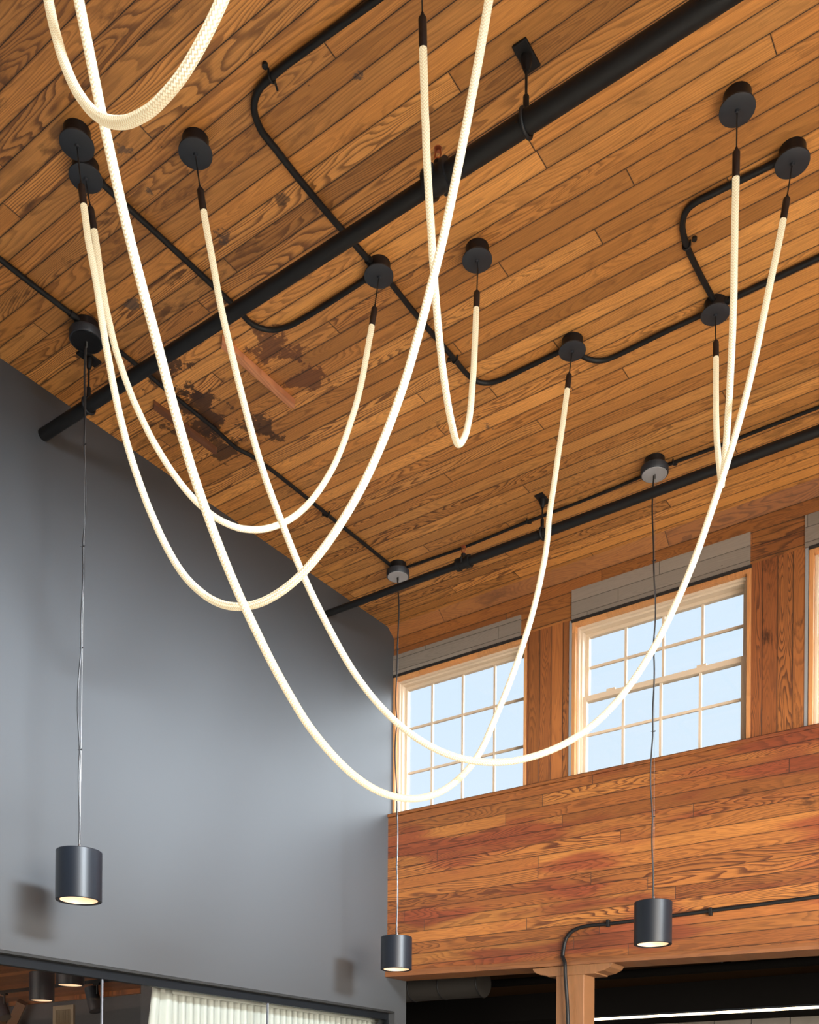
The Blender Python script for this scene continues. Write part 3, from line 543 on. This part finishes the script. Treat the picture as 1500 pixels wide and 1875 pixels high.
hanger('black pipe hanger near the top of the picture, right of the crossing ropes', -1.667, 3.03, 4.962, 0.0365)
hanger('small black pipe hanger right above the thinner pipe near the windows', -2.762, 5.26, 4.988, 0.0275)
hanger('black pipe hanger beside the grey wall, half hidden by the left pendant cord', -4.075, 3.03, 4.962, 0.030)

CLAMPS = {'K3a': (-2.429, 2.567), 'K4': (-1.462, 4.055), 'K3b': (-2.603, 4.05), 'K1b': (-3.905, 4.638), 'K6a': (-2.933, 5.396), 'K6b': (-2.0, 5.37)}
CL = {'K1a': 'thin black conduit entering at the left edge to the lowest left canopy',
 'K1b': 'long crooked black conduit from the left pendant canopy to the rear pendant canopy',
 'K2': 'black conduit curving from the left paired canopies to the middle canopy',
 'K3a': 'black conduit with a wide bend from the top edge down to the middle canopy',
 'K3b': 'black conduit from the middle canopy past the narrow V rope to the next canopy',
 'K3c': 'short curved black conduit joining the centre right canopy to the small loop canopy',
 'K4': 'bent black conduit from the far right canopy down to the small loop canopy',
 'K5': 'black conduit from the small loop canopy to the right picture edge',
 'K6a': 'thin black conduit between the two rear pendant canopies',
 'K6b': 'thin black conduit from the rear right pendant canopy to the right picture edge'}
RAD = {'K1a': .0115, 'K1b': .0105, 'K2': .0115, 'K3a': .0125, 'K3b': .0115, 'K3c': .0115, 'K4': .0125, 'K5': .0125, 'K6a': .0085, 'K6b': .0095}
for k, lab in CL.items():
    P = list(CONDUITS[k]); r = RAD[k]
    if k in ('K5', 'K6b'): P += [(3.5, P[-1][1], H), (5.9, P[-1][1], H)]
    if k == 'K1a': P.insert(0, (P[0][0], -1.0, H))
    P = [(x, y, H - r - 0.006) for x, y, z in P]
    t = thing('conduit', lab, 'conduit', P[0], 'black conduits on the ceiling')
    sp_ = smooth_path(P, 0.03)
    bm = bmesh.new(); tube(bm, sp_, r, 14); link('tubing', bm, M['black'], t, True)
    if k not in ('K1a',):
        bm = bmesh.new(); d = (sp_[2]-sp_[0]).normalized(); tube(bm, [sp_[0]-d*0.01, sp_[0]+d*0.035], r*1.35, 12)
        link('connector', bm, M['black'], t, True)
    if k not in ('K5', 'K6b'):
        bm = bmesh.new(); d = (sp_[-1]-sp_[-3]).normalized(); tube(bm, [sp_[-1]-d*0.035, sp_[-1]+d*0.01], r*1.35, 12)
        link('connector', bm, M['black'], t, True)
    if k in CLAMPS:
        cx, cy = CLAMPS[k]; i = min(range(len(sp_)), key=lambda q: (sp_[q]-Vector((cx, cy, sp_[q].z))).length)
        c = sp_[i]; d = (sp_[min(i+2, len(sp_)-1)]-sp_[max(i-2, 0)]).normalized(); s = Vector((0, 0, 1)).cross(d)
        bm = bmesh.new(); pts = []
        for q in range(-2, 15):
            a_ = math.pi*q/12
            pts.append(c + s*math.cos(a_)*(r+0.003) - Vector((0, 0, 1))*math.sin(a_)*(r+0.003) if 0 <= q <= 12 else (c + s*(r+0.003)*(1 if q < 0 else -1) + Vector((0, 0, 1))*(r+0.004)*min(1, (-q if q < 0 else q-12)/2)))
        tube(bm, pts, 0.004, 8)
        e0 = c + s*(r+0.02) + Vector((0, 0, r)); tube(bm, [e0-Vector((0, 0, 0.004)), e0+Vector((0, 0, 0.006))], 0.011, 10)
        if k == 'K3a': tube(bm, [c + s*-(r+0.004), c + s*-(r+0.03) + d*0.012 - Vector((0, 0, 0.004))], 0.004, 8)
        link('strap', bm, M['black'], t, True)
t = thing('conduit', 'black cable conduit bending down the boarded wall and in front of the timber post', 'conduit', CONDUITS['KW'][0])
P = [(5.9, YL-0.012, 2.83)] + CONDUITS['KW'] + [(x, YL-0.045, z) for x, y, z in CONDUITS['KWlow'][1:]] + [(-2.90, YL-0.03, 1.2), (-2.90, YL-0.02, 0.0)]
P = [p if p[1] < YL-0.03 else (p[0], YL-0.014, p[2]) for p in P]
bm = bmesh.new(); tube(bm, smooth_path(P, 0.025), 0.0125, 12); link('tubing', bm, M['black'], t, True)
for x_ in (-2.655, -1.985): link('strap', boxes((x_, x_+0.02, YL-0.03, YL, 2.752, 2.80)), M['black'], t, bevel=0.003)

# wooden cleats left around a closed roof opening
def cleat(label, x0, x1, y0, y1, th, mat):
    bm = bmesh.new()
    P = [(x0, y0+0.03), (x0+0.004, y1-0.01), ((x0+x1)/2, y1), (x1, y1-0.015), (x1-0.002, y0)]
    a = [bm.verts.new((x, y, H)) for x, y in P]; b = [bm.verts.new((x, y, H-th)) for x, y in P]
    bm.faces.new(a); bm.faces.new(list(reversed(b)))
    for i in range(len(P)):
        j = (i+1) % len(P); bm.faces.new((a[i], b[i], b[j], a[j]))
    bmesh.ops.recalc_face_normals(bm, faces=bm.faces)
    o = link('wooden_cleat', bm, M[mat], None, bevel=0.002); tag(o, label, 'wooden strip', 'strips beside the patched roof opening')
cleat('short reddish wooden strip nailed to the ceiling between two glowing ropes', -3.475, -3.435, 3.30, 3.83, 0.030, 'cleat_wood')
cleat('dark wooden strip on the ceiling under the bent conduit, left of the lighter strip', -4.075, -4.035, 3.40, 3.86, 0.022, 'old_cleat_wood')

# =================================================================== ROPE LIGHTS
RL = {'R4': 'widest hanging glowing rope, from the middle left canopy across the windows to the far right',
 'R6': 'glowing rope in a narrow loop at the right, short end by a small canopy',
 'R1b': 'glowing rope from the left paired canopies down and up to the middle canopy',
 'R1a': 'glowing rope from the left paired canopies sweeping up through the centre to the top edge',
 'R2': 'glowing rope hanging lowest of all, from the top left edge to the centre right canopy',
 'R5': 'glowing rope in a narrow V hanging from the top edge to the upper centre canopy',
 'R3': 'thick near glowing rope looping down from the top left edge'}
def canopy(parent, x, y, z):
    bm = bmesh.new(); lathe(bm, [(0.0, H), (0.050, H), (0.050, z+0.007), (0, z+0.007)], x, y, 40)
    c = link('canopy', bm, M['canopy'], parent, True)
    bm = bmesh.new(); lathe(bm, [(0.0, z+0.0075), (0.062, z+0.0075), (0.0635, z+0.006), (0.0635, z+0.001), (0.062, z), (0.009, z), (0.007, z-0.008), (0, z-0.008)], x, y, 48)
    link('canopy_cover', bm, M['canopy_disc'], c, True)
RR = 0.0128
for k, lab in RL.items():
    (e0, e1), Q = ROPES[k]
    sp_ = smooth_path(Q, 0.012)
    cum = [0.0]
    for a_, b_ in zip(sp_[:-1], sp_[1:]): cum.append(cum[-1] + (b_-a_).length)
    T = cum[-1]
    def at(s):
        for i in range(len(cum)-1):
            if cum[i+1] >= s: 
                f = (s-cum[i])/(cum[i+1]-cum[i]+1e-9); return sp_[i].lerp(sp_[i+1], f)
        return sp_[-1]
    t = thing('rope_light', lab, 'rope light', Q[0], 'glowing rope lights')
    z0 = Q[0][2]
    canopy(t, Q[0][0], Q[0][1], z0); canopy(t, Q[-1][0], Q[-1][1], Q[-1][2])
    SL = 0.092
    for side in (0, 1):
        e = (e0, e1)[side]
        g = (lambda s: at(s)) if side == 0 else (lambda s: at(T-s))
        bm = bmesh.new(); tube(bm, [g(s) for s in [i*(e-SL)/8 for i in range(9)]], 0.0027, 8); link('cord', bm, M['cord'], t, True)
        bm = bmesh.new(); ss_ = [e-SL-0.003, e-SL+0.003, e-SL+0.008, e-SL+0.013, e-SL+0.014, e+0.002]
        tube(bm, [g(s) for s in ss_], [0.0045, 0.0060, 0.0100, 0.0130, 0.0134, 0.0134], 20); link('end_sleeve', bm, M['sleeve'], t, True)
    n = int((T-e0-e1)/0.012)
    pts = [at(e0+(T-e0-e1)*i/n) for i in range(n+1)]
    bm = bmesh.new(); tube(bm, pts, RR, 24, uv=True); link('rope', bm, M['rope'], t, True)

# =================================================================== PENDANTS
def pendant(label, x, y, zt, zb, dx=0, dy=0, group='black cylinder pendants', R_=0.104, seed=1, under='canopy_pale', zc=H):
    rnd = random.Random(seed)
    t = thing('pendant_lamp', label, 'pendant lamp', (x, y, zb), group)
    bm = bmesh.new(); lathe(bm, [(0, zc), (0.056, zc), (0.056, zc-0.045), (0, zc-0.045)], x, y, 40)
    c = link('canopy', bm, M['canopy'], t, True)
    bm = bmesh.new(); lathe(bm, [(0.0, zc-0.044), (0.070, zc-0.044), (0.077, zc-0.050), (0.077, zc-0.081), (0.074, zc-0.085), (0, zc-0.085)], x, y, 48); link('canopy_cover', bm, M['canopy_disc'], c, True)
    bm = bmesh.new(); lathe(bm, [(0.0, zc-0.0845), (0.069, zc-0.0845), (0.069, zc-0.0875), (0.060, zc-0.0875), (0.060, zc-0.0865), (0.0, zc-0.0865)], x, y, 48); link('underside_plate', bm, M[under], c, True)
    bm = bmesh.new(); tube(bm, [(x+0.004, y, zc-0.085), (x+0.004, y, zc-0.11)], 0.005, 10); link('cable_grip', bm, M['steel'], c, True)
    # steel cable and the loosely tied black wire beside it
    bm = bmesh.new(); tube(bm, [(x+0.004, y, zc-0.09), (x+0.004+dx, y+dy, zt-0.005)], 0.0008, 6); link('steel_cable', bm, M['steel'], t, True)
    n = 46; pts = []
    ph = rnd.random()*6
    for i in range(n+1):
        s = i/n; z = (zc-0.09)+(zt-0.002-(zc-0.09))*s
        env = 1.0 if 0 < i < n else 0
        tie = abs(math.sin(s*math.pi*5.0))
        pts.append(Vector((x - 0.004 - 0.011*tie*math.sin(ph+s*9)*env + dx*s, y - 0.008*tie*math.cos(ph+s*7)*env + dy*s, z)))
    bm = bmesh.new(); tube(bm, smooth_path(pts, 0.05), 0.0046, 8); link('wire', bm, M['cord'], t, True)
    for q in (0.2, 0.4, 0.6, 0.8):
        bm = bmesh.new(); z = (zc-0.09)+(zt-(zc-0.09))*q; c_ = Vector((x+dx*q, y+dy*q, z))
        tube(bm, [c_+Vector((-0.008, 0, 0)), c_+Vector((0.010, 0, 0.001))], 0.0035, 8); tube(bm, [c_+Vector((-0.008, 0, 0)), c_+Vector((-0.016, -0.004, 0.004))], 0.001, 5)
        link('cable_tie', bm, M['cord'], t, True)
    X, Y = x+dx, y+dy
    bm = bmesh.new(); tube(bm, [(X+0.004, Y, zt-0.002), (X+0.004, Y, zt+0.028), (X+0.004, Y, zt+0.034)], [0.005, 0.005, 0.003], 10); link('cable_grip', bm, M['steel'], t, True)
    bm = bmesh.new(); lathe(bm, [(0, zt), (R_-0.003, zt), (R_, zt-0.003), (R_, zb+0.002), (R_-0.002, zb), (R_-0.010, zb), (R_-0.011, zb+0.003), (R_-0.018, zb+0.004), (R_-0.019, zt-0.02), (0, zt-0.02)], X, Y, 64); link('shade', bm, M['shade'], t, True)
    bm = bmesh.new(); lathe(bm, [(R_-0.0205, zb+0.004), (R_-0.030, zb+0.045), (0.045, zb+0.085), (0.045, zb+0.090), (R_-0.019, zb+0.092), (R_-0.0195, zb+0.004)], X, Y, 48); link('reflector', bm, M['lamp_glow'], t, True)
    bm = bmesh.new(); lathe(bm, [(0, zb+0.084), (0.044, zb+0.084), (0.044, zb+0.080), (0, zb+0.080)], X, Y, 32); link('lens', bm, M['lamp_glow'], t, True)
    return t
pendant('largest black cylinder pendant, hanging alone in front of the grey wall', -3.916, 2.896, 2.734, 2.502, -0.012, -0.008, seed=3, under='canopy')
pendant('black cylinder pendant hanging at the corner of grey wall and boarded wall', -3.884, 5.345, 2.708, 2.490, 0.008, 0.005, seed=5)
pendant('black cylinder pendant hanging in front of the boarded wall near the timber post', -2.084, 5.305, 2.720, 2.481, 0.010, 0.004, seed=8)

# =================================================================== GLAZED PARTITION AND ROOM BEHIND IT
gp = sroot('window_4', 'glazed partition under the grey wall with black head channel', (XG-0.07, 2.5, 0))
link('head_channel', boxes((XG-0.095, XG-0.055, OY0, OY1, 2.250, OZ-0.014)), M['channel'], gp, bevel=0.003)
link('jamb_channel', boxes((XG-0.095, XG-0.055, OY1-0.028, OY1, 0, 2.250)), M['channel'], gp)
for y0, y1 in ((OY0, 0.9), (0.906, 2.155), (2.161, 3.470), (3.478, 4.785), (4.793, OY1-0.028)):
    link('pane', boxes((XG-0.080, XG-0.070, y0, y1, 0.0, 2.256)), M['partition_glass'], gp)
for y in (0.903, 2.158, 3.474, 4.789):
    link('glass_joint', boxes((XG-0.081, XG-0.069, y-0.004, y+0.004, 0.0, 2.252)), M['joint'], gp)

cur = thing('curtain', 'white pleated curtain hanging behind the glass partition', 'curtain', (XG-0.30, 4.9, 0))
def pleats(y0, y1, z0, z1, x, amp, per, lean=0.0):
    bm = bmesh.new(); n = int((y1-y0)/0.008); A = []; B = []
    for i in range(n+1):
        y = y0+(y1-y0)*i/n; ph = 2*math.pi*(y/per) + 0.8*math.sin(y*7)
        ax_ = amp*(math.sin(ph)+0.3*math.sin(2*ph+1))
        A.append(bm.verts.new((x+ax_*0.5, y, z1))); B.append(bm.verts.new((x+ax_*1.3, y-lean*(1-i/n), z0)))
    for i in range(n): bm.faces.new((A[i], A[i+1], B[i+1], B[i]))
    return bm
c1 = link('curtain_panel', pleats(4.10, 6.25, 0.02, 2.29, XG-0.27, 0.018, 0.062), M['curtain'], cur, True)
c2 = link('stacked_edge', pleats(3.985, 4.14, 0.02, 2.29, XG-0.255, 0.03, 0.085, 0.30), M['curtain'], cur, True)
for c_ in (c1, c2):
    s_ = c_.modifiers.new('thickness', 'SOLIDIFY'); s_.thickness = 0.0015
bm = bmesh.new(); tube(bm, [(XG-0.27, 3.9, 2.315), (XG-0.27, 6.3, 2.315)], 0.014, 12); link('curtain_track', bm, M['channel'], cur, True)
bm = boxes((XG-0.285, XG-0.255, 4.0, 6.25, 2.255, 2.305)); link('heading', bm, M['curtain'], cur)

struct(link('ceiling', boxes((-14.2, XG-0.15, -3.0, 9.0, 3.15, 3.25)), M['far_wood']), 'wood ceiling seen through the glass partition')
struct(link('wall_far', boxes((-14.2, -7.6, 8.5, 8.65, 0, 3.15)), M['far_grey']), 'charcoal wall of the room behind the glass')
struct(link('wall_far_left', boxes((-14.2, -14.0, -3.0, 8.6, 0, 3.15)), M['far_grey']))
struct(link('wall_far_front', boxes((-14.2, XG-0.15, -3.15, -3.0, 0, 3.15)), M['far_grey']))
struct(link('wall_divider', boxes((-7.6, -7.5, 6.4, 9.2, 0, 3.15), (-7.6, XG-0.15, 6.3, 6.4, 0, 3.15)), M['far_grey']))
struct(link('trim_10', boxes((-13.1, -7.6, 8.44, 8.5, 3.09, 3.15)), M['far_wood']))
v = thing('air_vent', 'beige grille in the charcoal wall behind the glass', 'vent', (-11.85, 8.48, 2.75))
link('vent_frame', boxes((-12.08, -12.02, 8.465, 8.5, 2.45, 3.03), (-11.68, -11.62, 8.465, 8.5, 2.45, 3.03), (-12.02, -11.68, 8.465, 8.5, 2.97, 3.03), (-12.02, -11.68, 8.465, 8.5, 2.45, 2.51)), M['vent'], v, bevel=0.004)
link('louvre', boxes(*[(-12.02+0.0262*k, -12.02+0.0262*k+0.010, 8.472, 8.495, 2.51, 2.97) for k in range(13)]), M['vent'], v)
link('duct_opening', boxes((-12.02, -11.68, 8.494, 8.499, 2.51, 2.97)), M['soffit'], v)
# timber frame at the far left
tf = thing('timber_frame', 'dark timber post and diagonal brace at the left picture edge behind the glass', 'timber frame', (-13.0, 8.3, 0))
link('upright', boxes((-13.35, -13.12, 8.18, 8.42, 0, 3.12)), M['post_wood'], tf, bevel=0.01)
bm = bmesh.new(); tube(bm, [(-13.15, 8.3, 2.35), (-12.55, 8.3, 3.10)], 0.09, 4); link('brace', bm, M['post_wood'], tf)

tr = thing('light_track', 'black lighting track under the wood ceiling behind the glass', 'light track', (-10.0, 7.03, 3.0), None)
link('rail', boxes((-11.9, -7.9, 7.01, 7.05, 2.985, 3.02)), M['black'], tr)
for x in (-11.7, -10.3, -9.0, -8.1): link('ceiling_mount', boxes((x-0.01, x+0.01, 7.02, 7.04, 3.0, 3.15)), M['black'], tr)
def track_head(label, x, dirx, dirz):
    t = thing('track_spotlight', label, 'spotlight', (x, 7.03, 2.9), 'spotlights on the far track')
    y = 7.03
    link('adapter', boxes((x-0.05, x+0.05, y-0.018, y+0.018, 2.962, 2.985)), M['black'], t)
    bm = bmesh.new(); tube(bm, [(x, y, 2.97), (x, y, 2.86)], 0.012, 8); link('stem', bm, M['black'], t, True)
    d = Vector((dirx, 0.0, dirz)).normalized(); c = Vector((x-0.06, y, 2.80))
    bm = bmesh.new(); tube(bm, [c-d*0.14, c+d*0.14], 0.075, 32); link('lamp_head', bm, M['canopy_disc'], t, True)
    return t
track_head('tilted black spotlight on the far track beside the pale glass joint', -9.22, 0.35, -0.94)
track_head('tilted black spotlight at the left picture edge on the far track', -11.0, 0.55, -0.84)
pendant('black cylinder pendant behind the glass, left of two and fully visible', -7.544, 5.177, 2.738, 2.492, group='pendants behind the glass partition', zc=3.15, seed=11)
pendant('black cylinder pendant behind the glass, top cut off by the head channel', -6.466, 4.683, 2.735, 2.492, group='pendants behind the glass partition', zc=3.15, seed=12)
area('adjoining_room_fill', (-9.0, -2.6, 1.7), (-9, 4, 1.6), 8.0, 2.4, 190, (1.0, 0.93, 0.84), 120)  # added fill lamp to brighten the room behind the glass
area('adjoining_room_vent_wall_lamp', (-11.2, 7.9, 1.2), (-11.9, 8.5, 2.2), 0.3, 0.3, 4, (1.0, 0.62, 0.3), 170)

# =================================================================== DARK ROOM UNDER THE BOARDED WALL
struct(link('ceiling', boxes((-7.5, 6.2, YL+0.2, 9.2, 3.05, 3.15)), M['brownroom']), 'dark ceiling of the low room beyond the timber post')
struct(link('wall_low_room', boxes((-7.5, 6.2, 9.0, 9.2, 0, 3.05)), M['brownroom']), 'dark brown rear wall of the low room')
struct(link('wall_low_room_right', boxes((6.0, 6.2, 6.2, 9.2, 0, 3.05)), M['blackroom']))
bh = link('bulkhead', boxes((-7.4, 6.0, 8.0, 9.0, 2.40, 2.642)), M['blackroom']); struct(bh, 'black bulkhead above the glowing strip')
struct(link('trim_11', boxes((-5.2, 6.0, 8.90, 9.0, 1.9, 2.44)), M['tile']), 'grey tiled strip below the bulkhead')
bm = bmesh.new()
for k in range(34): box(bm, -5.2+0.33*k, -5.2+0.33*k+0.004, 8.894, 8.90, 1.9, 2.44)
struct(link('trim_12', bm, M['soffit']))
ls = thing('led_strip', 'long glowing warm linear light in the dark room right of the timber post', 'strip light', (-2.0, 8.0, 2.37))
link('led_profile', boxes((-3.9, 5.9, 7.985, 8.03, 2.384, 2.400)), M['channel'], ls)
link('led_diffuser', boxes((-3.9, 5.9, 7.982, 8.020, 2.367, 2.384)), M['led'], ls)
dp = thing('black_duct_pipe', 'black pipe running under the ceiling of the dark room', 'pipe', (-2, 7.4, 2.6))
bm = bmesh.new(); tube(bm, [(-7.4, 7.4, 2.700), (6.0, 7.4, 2.560)], 0.034, 16); link('pipe_run', bm, M['blackroom'], dp, True)
for x in (-2.35, -0.9):
    bm = bmesh.new(); z = 2.700-(x+7.4)*0.01045
    tube(bm, [(x, 7.4, z), (x, 7.4, 3.05)], 0.008, 8); link('hanger_rod', bm, M['black'], dp, True)
du = thing('round_duct', 'dark round duct in the shadow left of the timber post', 'duct', (-5, 6.75, 2.66))
bm = bmesh.new(); tube(bm, [(-6.6, 6.9, 2.62), (-4.12, 6.9, 2.60)], 0.115, 28); link('duct_body', bm, plain('galvanised_duct', (0.016, 0.013, 0.010), 0.7), du, True)
bm = bmesh.new()
for x in (-6.3, -6.0, -5.7, -5.4, -5.1, -4.8, -4.5, -4.13):
    z_ = 2.62-(x+6.6)*0.008; pts = [(x, 6.9+0.117*math.sin(a_*math.pi/12), z_+0.117*math.cos(a_*math.pi/12)) for a_ in range(25)]; tube(bm, pts, 0.005, 6, cap=False)
link('duct_seams', bm, M['black'], du, True)
for i, x in enumerate((-5.6, -4.15, -2.70, -1.25, 0.2)):
    j = link('ceiling_joist', boxes((x, x+0.09, YL+0.25, 9.0, 2.90, 3.05)), M['beam_wood']); struct(j)
# loose cable slung below the dark ceiling
bm = bmesh.new(); pts = [Vector((-4.4+i*0.25, 6.75, 2.80-0.02*math.sin(i*1.3)-0.16*math.exp(-((i-6)/3.0)**2))) for i in range(24)]
o = link('loose_cable', None or tube(bm, smooth_path(pts, 0.06), 0.006, 8), M['cord'], None, True); tag(o, 'thin black cable slung in the dark room above the black pipe', 'cable')
